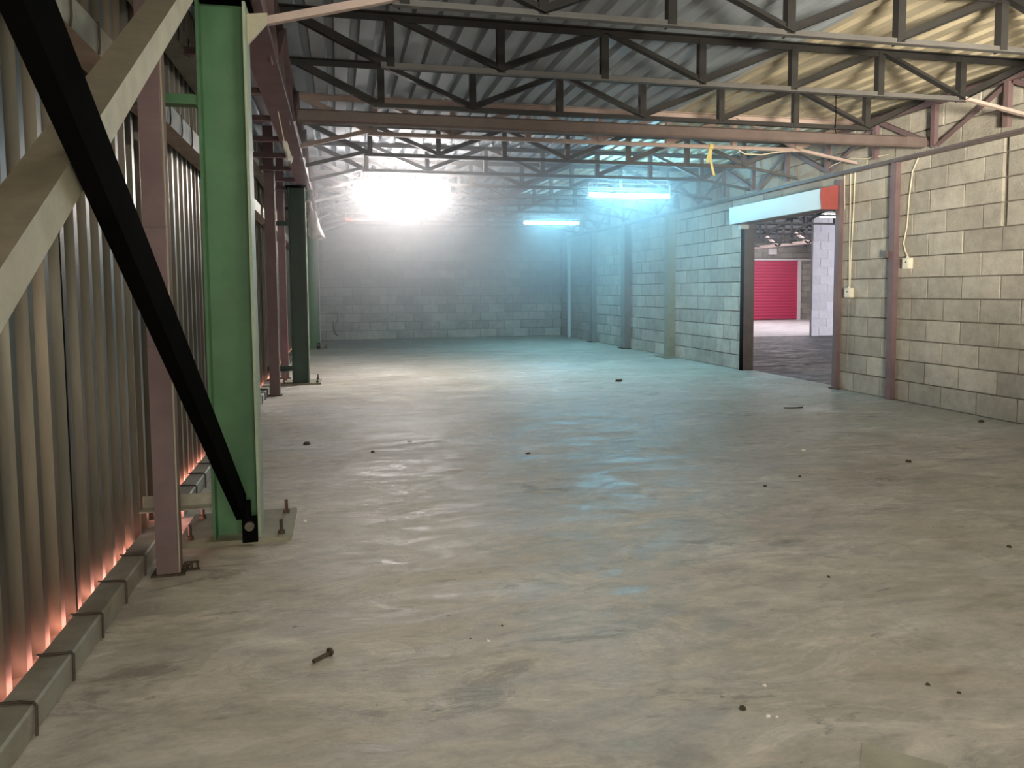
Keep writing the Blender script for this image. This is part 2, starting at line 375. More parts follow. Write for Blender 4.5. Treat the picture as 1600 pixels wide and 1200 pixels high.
# ------------------------------------------------------------------ the neighbouring hall
tag(MB().box(10.74, 19, 15.6, 15.66, 0, ZR+0.05).build('wall_hall_pier', 'block_pale'), 'pale block wall seen through the doorway right of the red door', kind='structure')
pier = bpy.data.objects['wall_hall_pier']
place(pier, lay(10.74, 14.0, 0, ZR, [], 0.14), 'block_pale', lambda a, e: (a, 15.592+e), 0.0)
hb = tag(MB().box(9, 19, 24.109, 24.25, 0, 3.2).build('wall_hall_back', 'mortar'), 'grey block wall around the red roller door', kind='structure')
place(hb, lay(12.0, 17.5, 0, 3.1, [(12.6, 16.0, -1, 2.12)], 0.0), 'block', lambda a, e: (a, 24.10+e), 0.0)
tag(MB().box(19, 19.14, Y0, 24.25, 0, 3.2).build('wall_hall_side', 'mortar'), 'far side wall of the neighbouring hall', kind='structure')
tag(MB().box(5.47, 19, Y0-0.14, Y0, 0, 3.2).build('wall_hall_rear', 'mortar'), 'rear wall of the neighbouring hall', kind='structure')
tag(MB().box(5.33, 5.47, YB+0.14, 24.25, 0, 3.2).box(5.47, 9.2, 24.109, 24.25, 0, 3.2).build('wall_hall_left', 'mortar'), 'left wall of the neighbouring hall', kind='structure')
c2 = structure('ceiling', 'dark roof over the neighbouring hall')
mr = sheet_mesh('roof_sheet', 'roof_dark', rib_profile(8, 0.2, 0.12, 0.02, 0.035), lambda a, o, l: (a, l, o), Y0, 24.3)
for k in range(9):
    o = link('roof_sheet', mr, c2); o.location = (5.44+k*1.6, 0, ZR+0.06)

# ------------------------------------------------------------------ haze
hz = MB().box(-0.30, 5.20, 5.5, 17.6, 0.05, 2.79).build('haze', None)  # haze volume, also standing in for lens bloom around the tubes
hm = bpy.data.materials.new('haze_and_glow'); hm.use_nodes = True; nt = hm.node_tree; nt.nodes.clear(); L = nt.links
vo = nt.nodes.new('ShaderNodeOutputMaterial'); vs_ = nt.nodes.new('ShaderNodeVolumeScatter')
vs_.inputs['Color'].default_value = (0.9, 0.93, 0.96, 1); vs_.inputs['Anisotropy'].default_value = 0.2
ge = nt.nodes.new('ShaderNodeNewGeometry'); sx = nt.nodes.new('ShaderNodeSeparateXYZ'); L.new(ge.outputs['Position'], sx.inputs[0])
def ramp(src, a, b, hi):
    m_ = nt.nodes.new('ShaderNodeMapRange'); m_.interpolation_type = 'SMOOTHSTEP'
    m_.inputs['From Min'].default_value = a; m_.inputs['From Max'].default_value = b; m_.inputs['To Max'].default_value = hi
    L.new(src, m_.inputs['Value']); return m_.outputs[0]
mu = nt.nodes.new('ShaderNodeMath'); mu.operation = 'MULTIPLY'
L.new(ramp(sx.outputs['Z'], 0.0, 2.7, HAZE), mu.inputs[0]); L.new(ramp(sx.outputs['Y'], 5.5, 9.0, 1.0), mu.inputs[1])
L.new(mu.outputs[0], vs_.inputs['Density']); L.new(vs_.outputs[0], vo.inputs['Volume']); hz.data.materials.append(hm)
tag(hz, 'dust haze and stand-in lens glow around the lamps in the far half of the hall', 'haze', kind='stuff')

# ------------------------------------------------------------------ green columns on the left
def column(y, label, green, dark=False):
    t = thing('steel_column', label, 'column', (-0.46, y, 0))
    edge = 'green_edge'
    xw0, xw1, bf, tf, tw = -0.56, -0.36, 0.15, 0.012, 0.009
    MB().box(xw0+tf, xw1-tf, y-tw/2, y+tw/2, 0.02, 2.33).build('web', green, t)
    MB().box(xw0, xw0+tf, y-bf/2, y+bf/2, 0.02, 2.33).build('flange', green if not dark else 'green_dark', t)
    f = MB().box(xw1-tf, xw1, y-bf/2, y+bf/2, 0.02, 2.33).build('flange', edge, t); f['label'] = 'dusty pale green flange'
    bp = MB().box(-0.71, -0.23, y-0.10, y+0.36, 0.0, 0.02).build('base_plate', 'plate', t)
    for (bx, by) in ((-0.66, y-0.04), (-0.275, y-0.05), (-0.275, y+0.28), (-0.66, y+0.28)):
        b = MB().cyl((bx, by, 0.02), (bx, by, 0.085), 0.008, 10).build('anchor_bolt', 'rust', t)
        MB().cyl((bx, by, 0.02), (bx, by, 0.036), 0.016, 6).build('nut', 'rust', b)
    for z in (0.205, 1.91):
        MB().prism(L_(0.055, 0.07, 0.006), (-0.84, y-0.06, z-0.03), (xw0, y-0.06, z-0.03), (0, 0, 1)).build('cleat', ('sill' if z < 1 else 'green') if not dark else 'green_dark', t)
    MB().poly([(xw1, y-0.01, 2.30), (xw1+0.085, y-0.01, 2.31), (xw1+0.085, y-0.01, 2.27), (xw1, y-0.01, 2.17)], (0, 0.02, 0)).build('haunch_plate', 'pale' if not dark else 'green_dark', t)
    MB().box(xw0-0.02, xw1+0.02, y-0.12, y+0.12, 2.33, 2.345).build('cap_plate', 'black', t)
    if not dark:
        g = MB().box(-0.43, -0.366, y-0.145, y-0.135, 0.02, 0.135).build('gusset', 'black', t)
        MB().cyl((-0.398, y-0.165, 0.095), (-0.398, y-0.145, 0.095), 0.02, 10).build('bolt', 'darksteel', g)
    return t
column(3.52, 'bright green steel column nearest the camera on the left', 'green')
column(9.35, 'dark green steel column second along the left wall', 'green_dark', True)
column(15.0, 'small distant green steel column near the back wall', 'green', False)

# ------------------------------------------------------------------ maroon posts along the cladding
def post(x0, x1, y0, y1, label, z1=2.83):
    t = thing('steel_post', label, 'post', ((x0+x1)/2, (y0+y1)/2, 0))
    o = 0.006
    MB().prism([(x0, y0), (x1-o, y0), (x1, y0+o), (x1, y1), (x0, y1)][::-1], (0, 0, 0.0), (0, 0, z1), (1, 0, 0)).build('shaft', 'maroon', t)
    MB().box(x0-0.02, x1+0.02, y0-0.01, y1+0.03, 0, 0.008).build('foot_plate', 'rust', t)
    MB().box(x1-0.002, x1+0.003, y0+0.002, y0+0.008, 0.01, z1-0.02).build('edge_strip', 'pale', t)
    for z in (0.9, 1.35, 2.0): MB().box(x0-0.001, x1+0.001, y0-0.002, y0, z, z+0.004).build('weld_seam', 'brown', t)
post(-0.715, -0.632, 3.10, 3.17, 'maroon steel post in front of the nearest green column')
post(-0.738, -0.635, 8.33, 8.43, 'maroon steel post just before the dark green column')
post(-0.735, -0.645, 9.98, 10.06, 'narrow maroon steel post behind the dark green column', 2.83)

# ------------------------------------------------------------------ girts and base rail
def girt(z0, z1, label, hooks):
    t = thing('wall_girt', label, 'girt', (-0.8, 3, z0))
    MB().prism(C_(z1-z0, 0.105, 0.004), (-0.762, Y0+0.02, (z0+z1)/2), (-0.762, YB-0.03, (z0+z1)/2), (0, 0, -1)).build('rail', 'sill', t)
    for y in hooks:
        MB().tube([(-0.868, y+0.03, z1+0.012), (-0.80, y+0.02, z1+0.01), (-0.758, y+0.01, z1+0.004), (-0.755, y, z0+0.03), (-0.756, y-0.01, z0-0.004)], 0.004, 5).build('hook_wire', 'wire', t)
hk = [1.99+0.272*k for k in range(16)]
girt(1.895, 1.995, 'horizontal galvanised wall rail at head height across the ribbed cladding', hk)
girt(2.37, 2.46, 'upper horizontal wall rail high on the ribbed cladding', hk[3:12])
sr = thing('base_rail', 'dusty steel rail lying on the floor along the foot of the cladding', 'rail', (-0.81, 5, 0))
for (a, b) in ((-2.9, 3.42), (3.9, 9.28), (9.74, 14.92), (15.4, YB-0.03)):
    MB().prism([(-0.845, 0.0), (-0.775, 0.0), (-0.765, -0.006), (-0.762, -0.074), (-0.768, -0.08), (-0.845, -0.08)], (0, a, 0), (0, b, 0), (1, 0, 0)).build('rail_length', 'sill', sr)
y = 1.76
while y < 14:
    if not any(a-0.16 < y < a+0.42 for a in (3.52, 9.35, 15.0)):
        j = random.uniform(-0.01, 0.01)
        MB().tube([(-0.85, y+j+0.0, 0.088), (-0.80, y+j+0.002, 0.086), (-0.765, y+0.002, 0.085), (-0.757, y-0.003, 0.078), (-0.756, y-0.012, 0.006)], 0.0042, 5).build('hook_wire', 'wire', sr)
    y += 0.272

# ------------------------------------------------------------------ crossed braces in front of the cladding
def chan(name, p0, p1, h, wd, t, m, side): return MB().prism(C_(h, wd, t), p0, p1, side)
bb = thing('diagonal_brace', 'black steel brace slanting down to the foot of the nearest green column', 'brace', (-0.4, 3.3, 0.15))
P0, P1 = Vector((-0.415, 0.0, 2.325)), Vector((-0.415, 3.40, 0.17))
MB().prism(C_(0.108, 0.036, 0.005), P0, P1, (0, 0, -1)).build('bar', 'black', bb)
MB().box(-0.425, -0.395, 3.36, 3.41, 0.125, 0.2).build('end_plate', 'black', bb)
pb = thing('diagonal_brace', 'pale dusty steel brace rising from lower left behind the black brace', 'brace', (-0.52, 0, 0.3))
Q0, Q1 = Vector((-0.50, -0.45, 0.045)), Vector((-0.50, 3.30, 2.445))
MB().prism([(-0.035, -0.04), (0.035, -0.04), (0.035, 0.04), (-0.035, 0.04)], Q0, Q1, (0, 0, 1)).build('bar', 'pale', pb)
pbm = pb.children[0].data; pbm.materials.append(M['dust']); pbm.polygons[1].material_index = 1

# ------------------------------------------------------------------ lattice girders along both walls
def lattice(name, label, xc, m, z0, z1, ya, yb, outr=None, wid=0.06, bw=0.15):
    t = thing(name, label, 'girder', (xc, (ya+yb)/2, z0))
    if outr: MB().prism(C_(bw, 0.09, 0.006), (xc-bw/2+0.03, ya, z0), (xc-bw/2+0.03, yb, z0), (-1, 0, 0)).build('bottom_chord', m, t)
    MB().prism(L_(wid, wid, 0.006), (xc-wid/2, ya, z1-wid), (xc-wid/2, yb, z1-wid), (0, 0, 1)).build('top_chord', m, t)
    y = ya+0.35; k = 0; st = 0.765
    while y < yb-0.2:
        MB().prism(L_(0.045, 0.045, 0.005), (xc-0.02, y, z0), (xc-0.02, y, z1-0.02), (1, 0, 0)).build('vertical', m, t)
        if y+st < yb-0.2:
            a, b = ((y, z0+0.01), (y+st, z1-0.03)) if k % 2 else ((y, z1-0.03), (y+st, z0+0.01))
            MB().prism(L_(0.04, 0.04, 0.005), (xc+0.004, a[0], a[1]), (xc+0.004, b[0], b[1]), (1, 0, 0)).build('diagonal', m, t)
        if outr: MB().prism(L_(0.05, 0.05, 0.005), (-0.76, y, z0-0.01), (xc-0.12, y, z0-0.01), (0, 0, 1)).build('outrigger', m, t)
        y += st; k += 1
    return t
lattice('eave_girder', 'maroon lattice girder running over the columns along the left wall', -0.33, 'maroon', 2.352, 2.80, -2.9, YB-0.05, True)
lattice('eave_girder', 'maroon lattice girder standing on the steel angle along the right wall', 5.265, 'maroon', 2.385, 2.80, -2.9, YB-0.05, False, 0.055)

# ------------------------------------------------------------------ roof trusses
ORD = ['nearest', 'second', 'third', 'fourth', 'fifth', 'sixth', 'seventh', 'eighth', 'ninth', 'tenth', 'eleventh', 'twelfth', 'thirteenth', 'fourteenth']
NX = [0.35+0.713*i for i in range(7)]
def truss(y, label, m, knees=(True, True), mc=None, mk=None, zb=2.5, zt=2.80, dx=0.0, ends=True, cs=0.042):
    t = thing('roof_truss', label, 'truss', (2.5+dx, y, zb))
    X = [x+dx for x in NX]
    MB().prism(L_(cs, cs, 0.006), (X[0]-0.06, y, zb), (X[6]+0.03, y, zb), (0, 0, 1)).build('bottom_chord', mc or m, t)
    MB().prism(L_(-cs, cs, 0.006), (-0.36+dx, y, zt+0.035), (5.30+dx, y, zt+0.035), (0, 0, 1)).build('top_chord', m, t)
    V = MB().prism(L_(0.05, 0.05, 0.005), (0, 0, zb+0.004), (0, 0, zt+0.03), (1, 0, 0)).mesh('vertical', m)
    for x in X:
        o = link('vertical', V, t); o.location = (x-0.025, y-0.012, 0)
    dg = [((0, 1), (1, 0)), ((1, 0), (2, 1)), ((2, 1), (3, 0)), ((3, 0), (4, 1)), ((4, 0), (5, 1)), ((5, 1), (6, 0))]
    for (a, b) in dg:
        za, zc = zb+0.02+a[1]*(zt-zb-0.01), zb+0.02+b[1]*(zt-zb-0.01)
        MB().prism(L_(0.05, 0.05, 0.005), (X[a[0]], y+0.012, za), (X[b[0]], y+0.012, zc), (0, 0, 1)).build('diagonal', m, t)
    MB().prism(L_(0.05, 0.05, 0.005), (X[0]-0.02, y+0.004, zb+0.01), (-0.28+dx, y+0.004, zt), (0, 0, 1)).build('end_diagonal', m, t)
    MB().prism(L_(0.05, 0.05, 0.005), (X[6], y+0.004, zb+0.01), (5.24+dx, y+0.004, zt), (0, 0, 1)).build('end_diagonal', m, t)
    if knees[0]: MB().prism(L_(0.036, 0.036, 0.005), (X[0]-0.03, y-0.03, zb+0.03), (-0.30+dx, y-0.03, 2.37), (0, 0, 1)).build('knee_strut', mk or m, t)
    if knees[1]: MB().prism(L_(0.036, 0.036, 0.005), (X[6], y-0.03, zb+0.0), (5.31+dx, y-0.03, 2.385), (0, 0, 1)).build('knee_strut', mk or m, t)
    return t
desc = {0: ('nearest roof truss, its grey bottom chord crossing the top of the picture', 'tblack', (True, False)),
        1: ('second roof truss from the camera, between the nearest truss and the thick tie beam', 'tblack', (False, True)),
        2: ('dark third roof truss standing just above the thick tie beam', 'tdark', (False, False)),
        3: ('fourth roof truss, pinkish, with a yellow strap hanging from it', 'tpink', (True, True))}
YT = [3.86+1.052*k for k in range(13)]
for k, y in enumerate(YT):
    lab, m, kn = desc.get(k, (ORD[k]+' roof truss counted from the camera, grey lattice under the roof', 'tgrey', (True, True)))
    truss(y, lab, m, kn, mc='tchord' if k < 2 else None, mk='tpink' if k < 2 else None)
truss(YT[0]-1.052, 'roof truss overhead just above the top edge of the picture', 'tblack', (True, True))
tb = thing('tie_beam', 'thick dark brown beam spanning the hall under the third roof truss', 'beam', (2.5, 6.0, 2.38))
MB().prism([(-0.049,-0.04),(-0.049,0.03),(-0.035,0.045),(0.035,0.045),(0.049,0.03),(0.049,-0.04)], (-0.27, 6.01, 2.43), (5.26, 6.01, 2.43), (0, 0, 1)).build('bar', 'brown', tb)
for x in (0.1, 5.1): MB().box(x-0.06, x+0.06, 5.962, 5.97, 2.40, 2.47).build('splice_plate', 'brown', tb)

# ------------------------------------------------------------------ fluorescent lamps
def lamp(x0, x1, y, z, label, m, group='fluorescent tubes under the roof', bar=0.2, ends=False, y1=None):
    y1 = y if y1 is None else y1
    t = thing('fluorescent_lamp', label, 'lamp', ((x0+x1)/2, y, z), group)
    a, b = Vector((x0, y, z)), Vector((x1, y1, z)); d = (b-a).normalized()
    MB().cyl(a+d*0.015, b-d*0.015, 0.016, 12).build('tube', m, t)
    for p, s in ((a, 1), (b, -1)):
        if ends: MB().cyl(p+d*s*0.02, p+d*s*0.10, 0.0175, 10).build('glowing_end', 'tube_end', t)
        MB().cyl(p-d*s*0.012, p+d*s*0.016, 0.02, 10).build('end_cap', 'batten', t)
        MB().box(p.x-0.008, p.x+0.008, p.y-0.012, p.y+0.012, z+0.018, z+bar-0.01).build('hanger', 'batten', t)
    MB().prism(R_(0.012, 0.05), a+Vector((0, 0, 0.04)), b+Vector((0, 0, 0.04)), (0, 0, 1)).build('light_shield', 'batten', t)  # strip added over the tube to shield the roof from its light
    MB().prism(R_(0.018, 0.022), a+Vector((0, 0, bar)), b+Vector((0, 0, bar)), (0, 0, 1)).build('batten', 'batten', t)
    for f in (0.12, 0.88):
        p = a.lerp(b, f); MB().cyl(p+Vector((0, 0, bar+0.01)), (p.x, p.y, 2.83), 0.003, 5).build('wire', 'cable', t)
    return t
lamp(0.21, 1.41, 9.88, 2.40, 'glaring white fluorescent tube left of centre', 'tube_white', bar=0.14)
lamp(3.37, 4.57, 9.97, 2.40, 'larger cyan fluorescent tube on the right', 'tube_cyan', bar=0.17)
lamp(3.49, 4.61, 14.2, 2.40, 'smaller cyan fluorescent tube nearer the back wall', 'tube_cyan', bar=0.12)
lamp(0.15, 1.27, 14.02, 2.40, 'failing fluorescent tube with red glowing ends', 'tube_dim', bar=0.12, ends=True)
lamp(0.2, 1.4, 2.3, 2.40, 'added fluorescent tube overhead out of view, filling the near floor', 'tube_front', bar=0.14)  # unseen tube placed to light the near floor and nearest chords

# ------------------------------------------------------------------ right wall: posts, shutter door, boxes
def wall_post(y, wd, dp, m, label, z1=2.315, plate=True):
    t = thing('wall_post', label, 'post', (XR, y, 0))
    MB().prism(C_(wd, dp, 0.008), (XR-dp-0.002, y, 0.0), (XR-dp-0.002, y, z1), (0, -1, 0)).build('shaft', m, t)
    if plate: MB().box(XR-dp-0.05, XR-0.005, y-wd/2-0.05, y+wd/2+0.04, 0, 0.012).build('base_plate', 'rust', t)
    return t
p1 = wall_post(6.40, 0.075, 0.055, 'maroon', 'brown steel post on the right wall between the two switch boxes', plate=False)
MB().box(XR-0.08, XR-0.057, 6.44, 6.48, 1.40, 1.47).build('bracket', 'brown', p1)
p2 = wall_post(11.45, 0.16, 0.12, 'plate', 'grey green steel post left of the doorway on a wide base plate')
MB().box(XR-0.24, XR-0.005, 11.2, 11.62, 0.0, 0.015).build('base_plate', 'plate', p2)
wall_post(13.4, 0.20, 0.12, 'postgrey', 'wide grey brown steel post midway along the far right wall')
wall_post(15.3, 0.16, 0.10, 'postgrey', 'grey brown steel post third left from the doorway')
wall_post(17.1, 0.08, 0.06, 'hood', 'thin pale post in the far right corner', plate=False)
# door frame
dj = structure('door_1', 'steel framed doorway with roller shutter in the right wall')
MB().prism(C_(0.07, 0.09, 0.006), (XR-0.05, 7.245, 0), (XR-0.05, 7.245, 2.27), (0, -1, 0)).build('near_jamb', 'maroon', dj)
MB().box(XR-0.06, XR, 7.18, 7.32, 0, 0.01).build('foot_plate', 'rust', dj)
MB().prism(C_(0.05, 0.04, 0.006), (XR-0.03, 9.265, 0), (XR-0.03, 9.265, 2.0), (0, -1, 0)).build('far_jamb', 'black', dj)
MB().box(XR-0.005, XR+0.145, 9.232, 9.242, 0, 2.0).build('reveal_plate', 'brown', dj)
MB().box(XR-0.005, XR+0.145, 7.278, 7.288, 0, 2.0).build('reveal_plate', 'maroon', dj)
sh = thing('roller_shutter', 'rolled up shutter box with pale blue hood and red end above the doorway', 'shutter', (5.2, 8.3, 1.95))
MB().poly([(5.085, 7.24, 1.955), (5.328, 7.24, 1.955), (5.328, 7.24, 2.225), (5.075, 7.24, 2.18), (5.065, 7.24, 2.10)], (0, 0.012, 0)).build('end_plate', 'red', sh)
MB().box(5.06, 5.33, 7.05, 7.24, 1.97, 2.0).build('end_bracket', 'red', sh) if False else None
MB().poly([(5.09, 7.253, 1.96), (5.078, 7.253, 2.175), (5.325, 7.253, 2.205), (5.325, 7.253, 2.195), (5.088, 7.253, 2.165), (5.098, 7.253, 1.96)], (0, 1.96, 0)).build('hood', 'hood', sh)
MB().cyl((5.2, 7.26, 2.07), (5.2, 9.2, 2.07), 0.085, 20).build('curtain_roll', 'hood', sh)
MB().box(5.10, 5.32, 7.26, 9.2, 1.955, 1.965).build('soffit', 'brown', sh)
MB().poly([(5.085, 9.205, 1.955), (5.328, 9.205, 1.955), (5.328, 9.205, 2.205), (5.08, 9.205, 2.17)], (0, 0.01, 0)).build('end_plate', 'hood', sh)
MB().box(5.21, 5.325, 9.13, 9.2, 1.90, 1.955).build('guide_stop', 'hood', sh)
# light switches and their cables
def switch(y, z, label):
    t = thing('switch_box', label, 'switch', (XR, y, z), 'white switch boxes on the right wall')
    b = MB(); b.box(XR-0.052, XR-0.004, y-0.042, y+0.042, z-0.05, z+0.05); b.build('box', 'white', t)
    MB().box(XR-0.058, XR-0.052, y-0.036, y+0.036, z-0.042, z+0.042).build('cover', 'white', t)
    MB().box(XR-0.062, XR-0.058, y-0.014, y-0.004, z+0.005, z+0.02).build('rocker', 'crumb', t)
    MB().cyl((XR-0.03, y, z+0.05), (XR-0.03, y, z+0.068), 0.012, 8).build('gland', 'white', t)
switch(7.05, 1.055, 'lower white switch box on the blocks beside the shutter')
switch(6.21, 1.335, 'upper white switch box right of the brown post')
def cable(label, pts, r=0.006, m='cable', cat='cable'):
    return tag(MB().tube(pts, r, 6).build('cable', m), label, cat)
xq = XR-0.012
cable('cream cable running down to the lower switch box, left strand', [(xq, 7.09, 2.32), (xq, 7.085, 1.9), (xq-0.004, 7.075, 1.5), (xq-0.012, 7.055, 1.125)])
cable('cream cable beside the red shutter end, right strand of the pair', [(xq, 7.02, 2.32), (xq, 7.03, 1.9), (xq-0.004, 7.045, 1.5), (xq-0.010, 7.045, 1.2), (xq-0.014, 7.042, 1.125)])
cable('thin cream cable hanging just right of the red shutter end', [(xq, 7.19, 2.31), (xq, 7.185, 2.1), (xq, 7.175, 1.95)], 0.005)
cable('wavy cream cable running down to the upper switch box', [(xq, 6.13, 2.32), (xq, 6.20, 2.2), (xq, 6.235, 1.95), (xq, 6.25, 1.7), (xq, 6.29, 1.53), (xq-0.01, 6.25, 1.45), (xq-0.014, 6.215, 1.405)])
cable('pale pipe running down the blocks under the lower switch box', [(xq, 7.07, 0.99), (xq, 7.075, 0.6), (xq, 7.08, 0.25)], 0.004, 'block')
# wires slung under the trusses
cable('white cable drooping below the pink roof truss', [(3.95, 7.0, 2.50), (4.02, 6.99, 2.46), (4.2, 6.98, 2.455), (4.38, 6.99, 2.49), (4.6, 7.0, 2.51)], 0.006)
cable('loose cream cables lying along the right wall angle', [(5.28, 7.5, 2.40), (5.26, 7.3, 2.44), (5.25, 7.0, 2.46), (5.27, 6.8, 2.42), (5.29, 6.5, 2.41)], 0.005)
cable('thin black wire hanging in front of the thick tie beam', [(4.28, 5.93, 2.80), (4.285, 5.93, 2.6), (4.28, 5.93, 2.49), (4.29, 5.925, 2.46)], 0.004, 'black', 'wire')
cable('white hanging wire left of the glaring tube', [(0.30, 8.10, 2.50), (0.29, 8.11, 2.38), (0.27, 8.12, 2.26)], 0.006)
# yellow strap
ys = thing('yellow_strap', 'strip of yellow tape knotted on the pink truss', 'strap', (3.65, 7.0, 2.5))
def ribbon(pts, wd, th=0.004):
    mb = MB(); n = len(pts)
    for (x, y_, z) in pts:
        mb.v += [(x-wd/2, y_, z), (x+wd/2, y_+0.006, z), (x+wd/2, y_+0.006+th, z), (x-wd/2, y_+th, z)]
    for k in range(n-1):
        for j in range(4): mb.f.append((4*k+j, 4*k+(j+1) % 4, 4*k+4+(j+1) % 4, 4*k+4+j))
    mb.f += [(3, 2, 1, 0), tuple(4*(n-1)+j for j in range(4))]
    return mb
ribbon([(3.655, 7.0, 2.535), (3.65, 6.99, 2.47), (3.64, 6.985, 2.40), (3.655, 6.98, 2.33), (3.67, 6.985, 2.28), (3.685, 6.985, 2.235)], 0.028).build('long_tail', 'yellow', ys)
ribbon([(3.65, 7.0, 2.535), (3.635, 6.985, 2.47), (3.61, 6.98, 2.41), (3.605, 6.98, 2.36)], 0.03).build('short_tail', 'yellow', ys)
MB().box(3.632, 3.672, 6.985, 7.06, 2.495, 2.55).build('knot', 'yellow', ys)

# ------------------------------------------------------------------ scraps hanging on the left
def crumpled(name, label, cx, cy, z0, z1, w0, w1, m, seed, cat, tilt=0.0):
    rnd = random.Random(seed); mb = MB(); nu, nv = 10, 12
    for j in range(nv):
        v = j/(nv-1); wd = w0+(w1-w0)*v**0.7; z = z1+(z0-z1)*v
        for i in range(nu):
            a = 2*PI*i/nu; rr = 1+0.22*math.sin(3*a+5*v+seed)+rnd.uniform(-0.1, 0.1)
            mb.v.append((cx+tilt*v+math.cos(a)*wd/2*rr, cy+math.sin(a)*0.05*rr*(0.4+v), z+0.02*math.sin(2*a+seed)*v))
    for j in range(nv-1):
        for i in range(nu): mb.f.append((j*nu+i, j*nu+(i+1) % nu, (j+1)*nu+(i+1) % nu, (j+1)*nu+i))
    mb.f.append(tuple(range(nu))); mb.f.append(tuple((nv-1)*nu+i for i in range(nu)))
    o = mb.build(name, m); tag(o, label, cat)
    for p in o.data.polygons: p.use_smooth = True
    return o
pb2 = thing('plastic_bag', 'crumpled whitish bag hung on the dark green column', 'bag', (-0.27, 9.3, 2.0))
b1 = crumpled('bag_body', None, -0.28, 9.27, 1.74, 2.06, 0.07, 0.17, 'cloth', 3, None, 0.03)
b1.parent = pb2; b1.matrix_parent_inverse = Matrix.Translation(-pb2.location)
MB().tube([(-0.29, 9.27, 2.05), (-0.30, 9.25, 2.10), (-0.30, 9.26, 2.15), (-0.33, 9.28, 2.17)], 0.018, 6).build('knot', 'cloth', pb2)
rg = thing('cloth_scrap', 'white rag hanging by a string under the left eave girder', 'rag', (-0.34, 5.55, 2.26))
MB().cyl((-0.345, 5.55, 2.14), (-0.385, 5.55, 2.37), 0.004, 5).build('string', 'cable', rg)
b2 = crumpled('rag_body', None, -0.345, 5.55, 2.02, 2.15, 0.03, 0.045, 'chip', 8, None, 0.03); b2.parent = rg; b2.matrix_parent_inverse = Matrix.Translation(-rg.location)
for i, (a, b) in enumerate((((-0.30, 9.42, 1.94), (0.02, 9.42, 2.10)), ((-0.30, 9.42, 1.80), (0.0, 9.42, 1.88)))):
    r = thing('pipe_stub', ('upper' if i == 0 else 'lower')+' grey rod sticking out behind the hanging bag', 'rod', a)
    MB().cyl(a, b, 0.012, 8).build('rod', 'hood', r); MB().cyl(Vector(a)+Vector((-0.06, 0, -0.03)), a, 0.016, 8).build('socket', 'tgrey', r)
# bent pipe on the far wall
bp_ = thing('bent_pipe', 'small bent pipe on the far wall beside the distant green column', 'pipe', (-0.25, YB, 0.5))
MB().tube([(-0.24, YB-0.02, 0.62), (-0.05, YB-0.03, 0.62), (-0.03, YB-0.03, 0.55), (-0.05, YB-0.03, 0.40)], 0.014, 6).build('upper_pipe', 'brown', bp_)
MB().tube([(-0.13, YB-0.03, 0.42), (-0.14, YB-0.04, 0.30), (-0.10, YB-0.05, 0.15), (-0.03, YB-0.05, 0.10)], 0.018, 6).build('lower_pipe', 'tgrey', bp_)

# ------------------------------------------------------------------ objects of the neighbouring hall
rd = structure('door_2', 'closed red roller door at the end of the neighbouring hall')
mb = MB(); zz = 0.02; n = 0
while zz < 2.10:
    mb.prism([(0, 0), (0.035, 0.022), (0.075, 0.022), (0.105, 0)], (12.6, 24.08, zz), (15.98, 24.08, zz), (0, 0, 1)); zz += 0.105
mb.build('roller_curtain', 'reddoor', rd)
MB().box(12.5, 16.5, 24.02, 24.10, 2.11, 2.17).build('head_rail', 'whitepaint', rd)
MB().box(15.98, 16.08, 24.0, 24.10, 0, 2.11).build('guide_rail', 'whitepaint', rd)
tag(MB().box(14.8, 15.1, 24.0, 24.10, 2.32, 2.52).build('wall_lamp', 'whitepaint'), 'small white box on the wall above the red door', 'lamp box')
for k, y in enumerate((12.6, 14.2, 17.0, 18.6, 20.2, 22.0)):
    truss(y, 'dark roof truss of the neighbouring hall, '+('first', 'second', 'third', 'fourth', 'fifth', 'sixth')[k]+' seen through the doorway', 'tdark', (False, False), zb=2.45, zt=2.84, dx=6.3+0.8*k)
lt = thing('roof_truss', 'pale pink truss seen above the red door through the doorway', 'truss', (13, 23, 2.5))
MB().prism(L_(0.09, 0.09, 0.01), (13.2, 18.5, 2.40), (13.2, 24.0, 2.40), (0, 0, 1)).build('bottom_chord', 'tpink', lt)
for k in range(7):
    ya = 18.6+0.78*k; za, zc = (2.44, 2.84) if k % 2 else (2.84, 2.44)
    MB().prism(L_(0.06, 0.06, 0.008), (13.2, ya, za), (13.2, ya+0.78, zc), (1, 0, 0)).build('diagonal', 'tpink' if k % 2 else 'tdark', lt)
hl = thing('hall_lamp', 'small bright lamp under the roof beyond the doorway', 'lamp', (9.1, 12.7, 2.5))
MB().cyl((8.9, 12.7, 2.47), (9.35, 12.7, 2.47), 0.03, 10).build('tube', 'tube_front', hl)
MB().box(8.88, 9.37, 12.67, 12.73, 2.51, 2.55).build('batten', 'batten', hl)
for x in (8.95, 9.30): MB().cyl((x, 12.7, 2.55), (x, 12.7, 2.90), 0.005, 6).build('hanger', 'batten', hl)

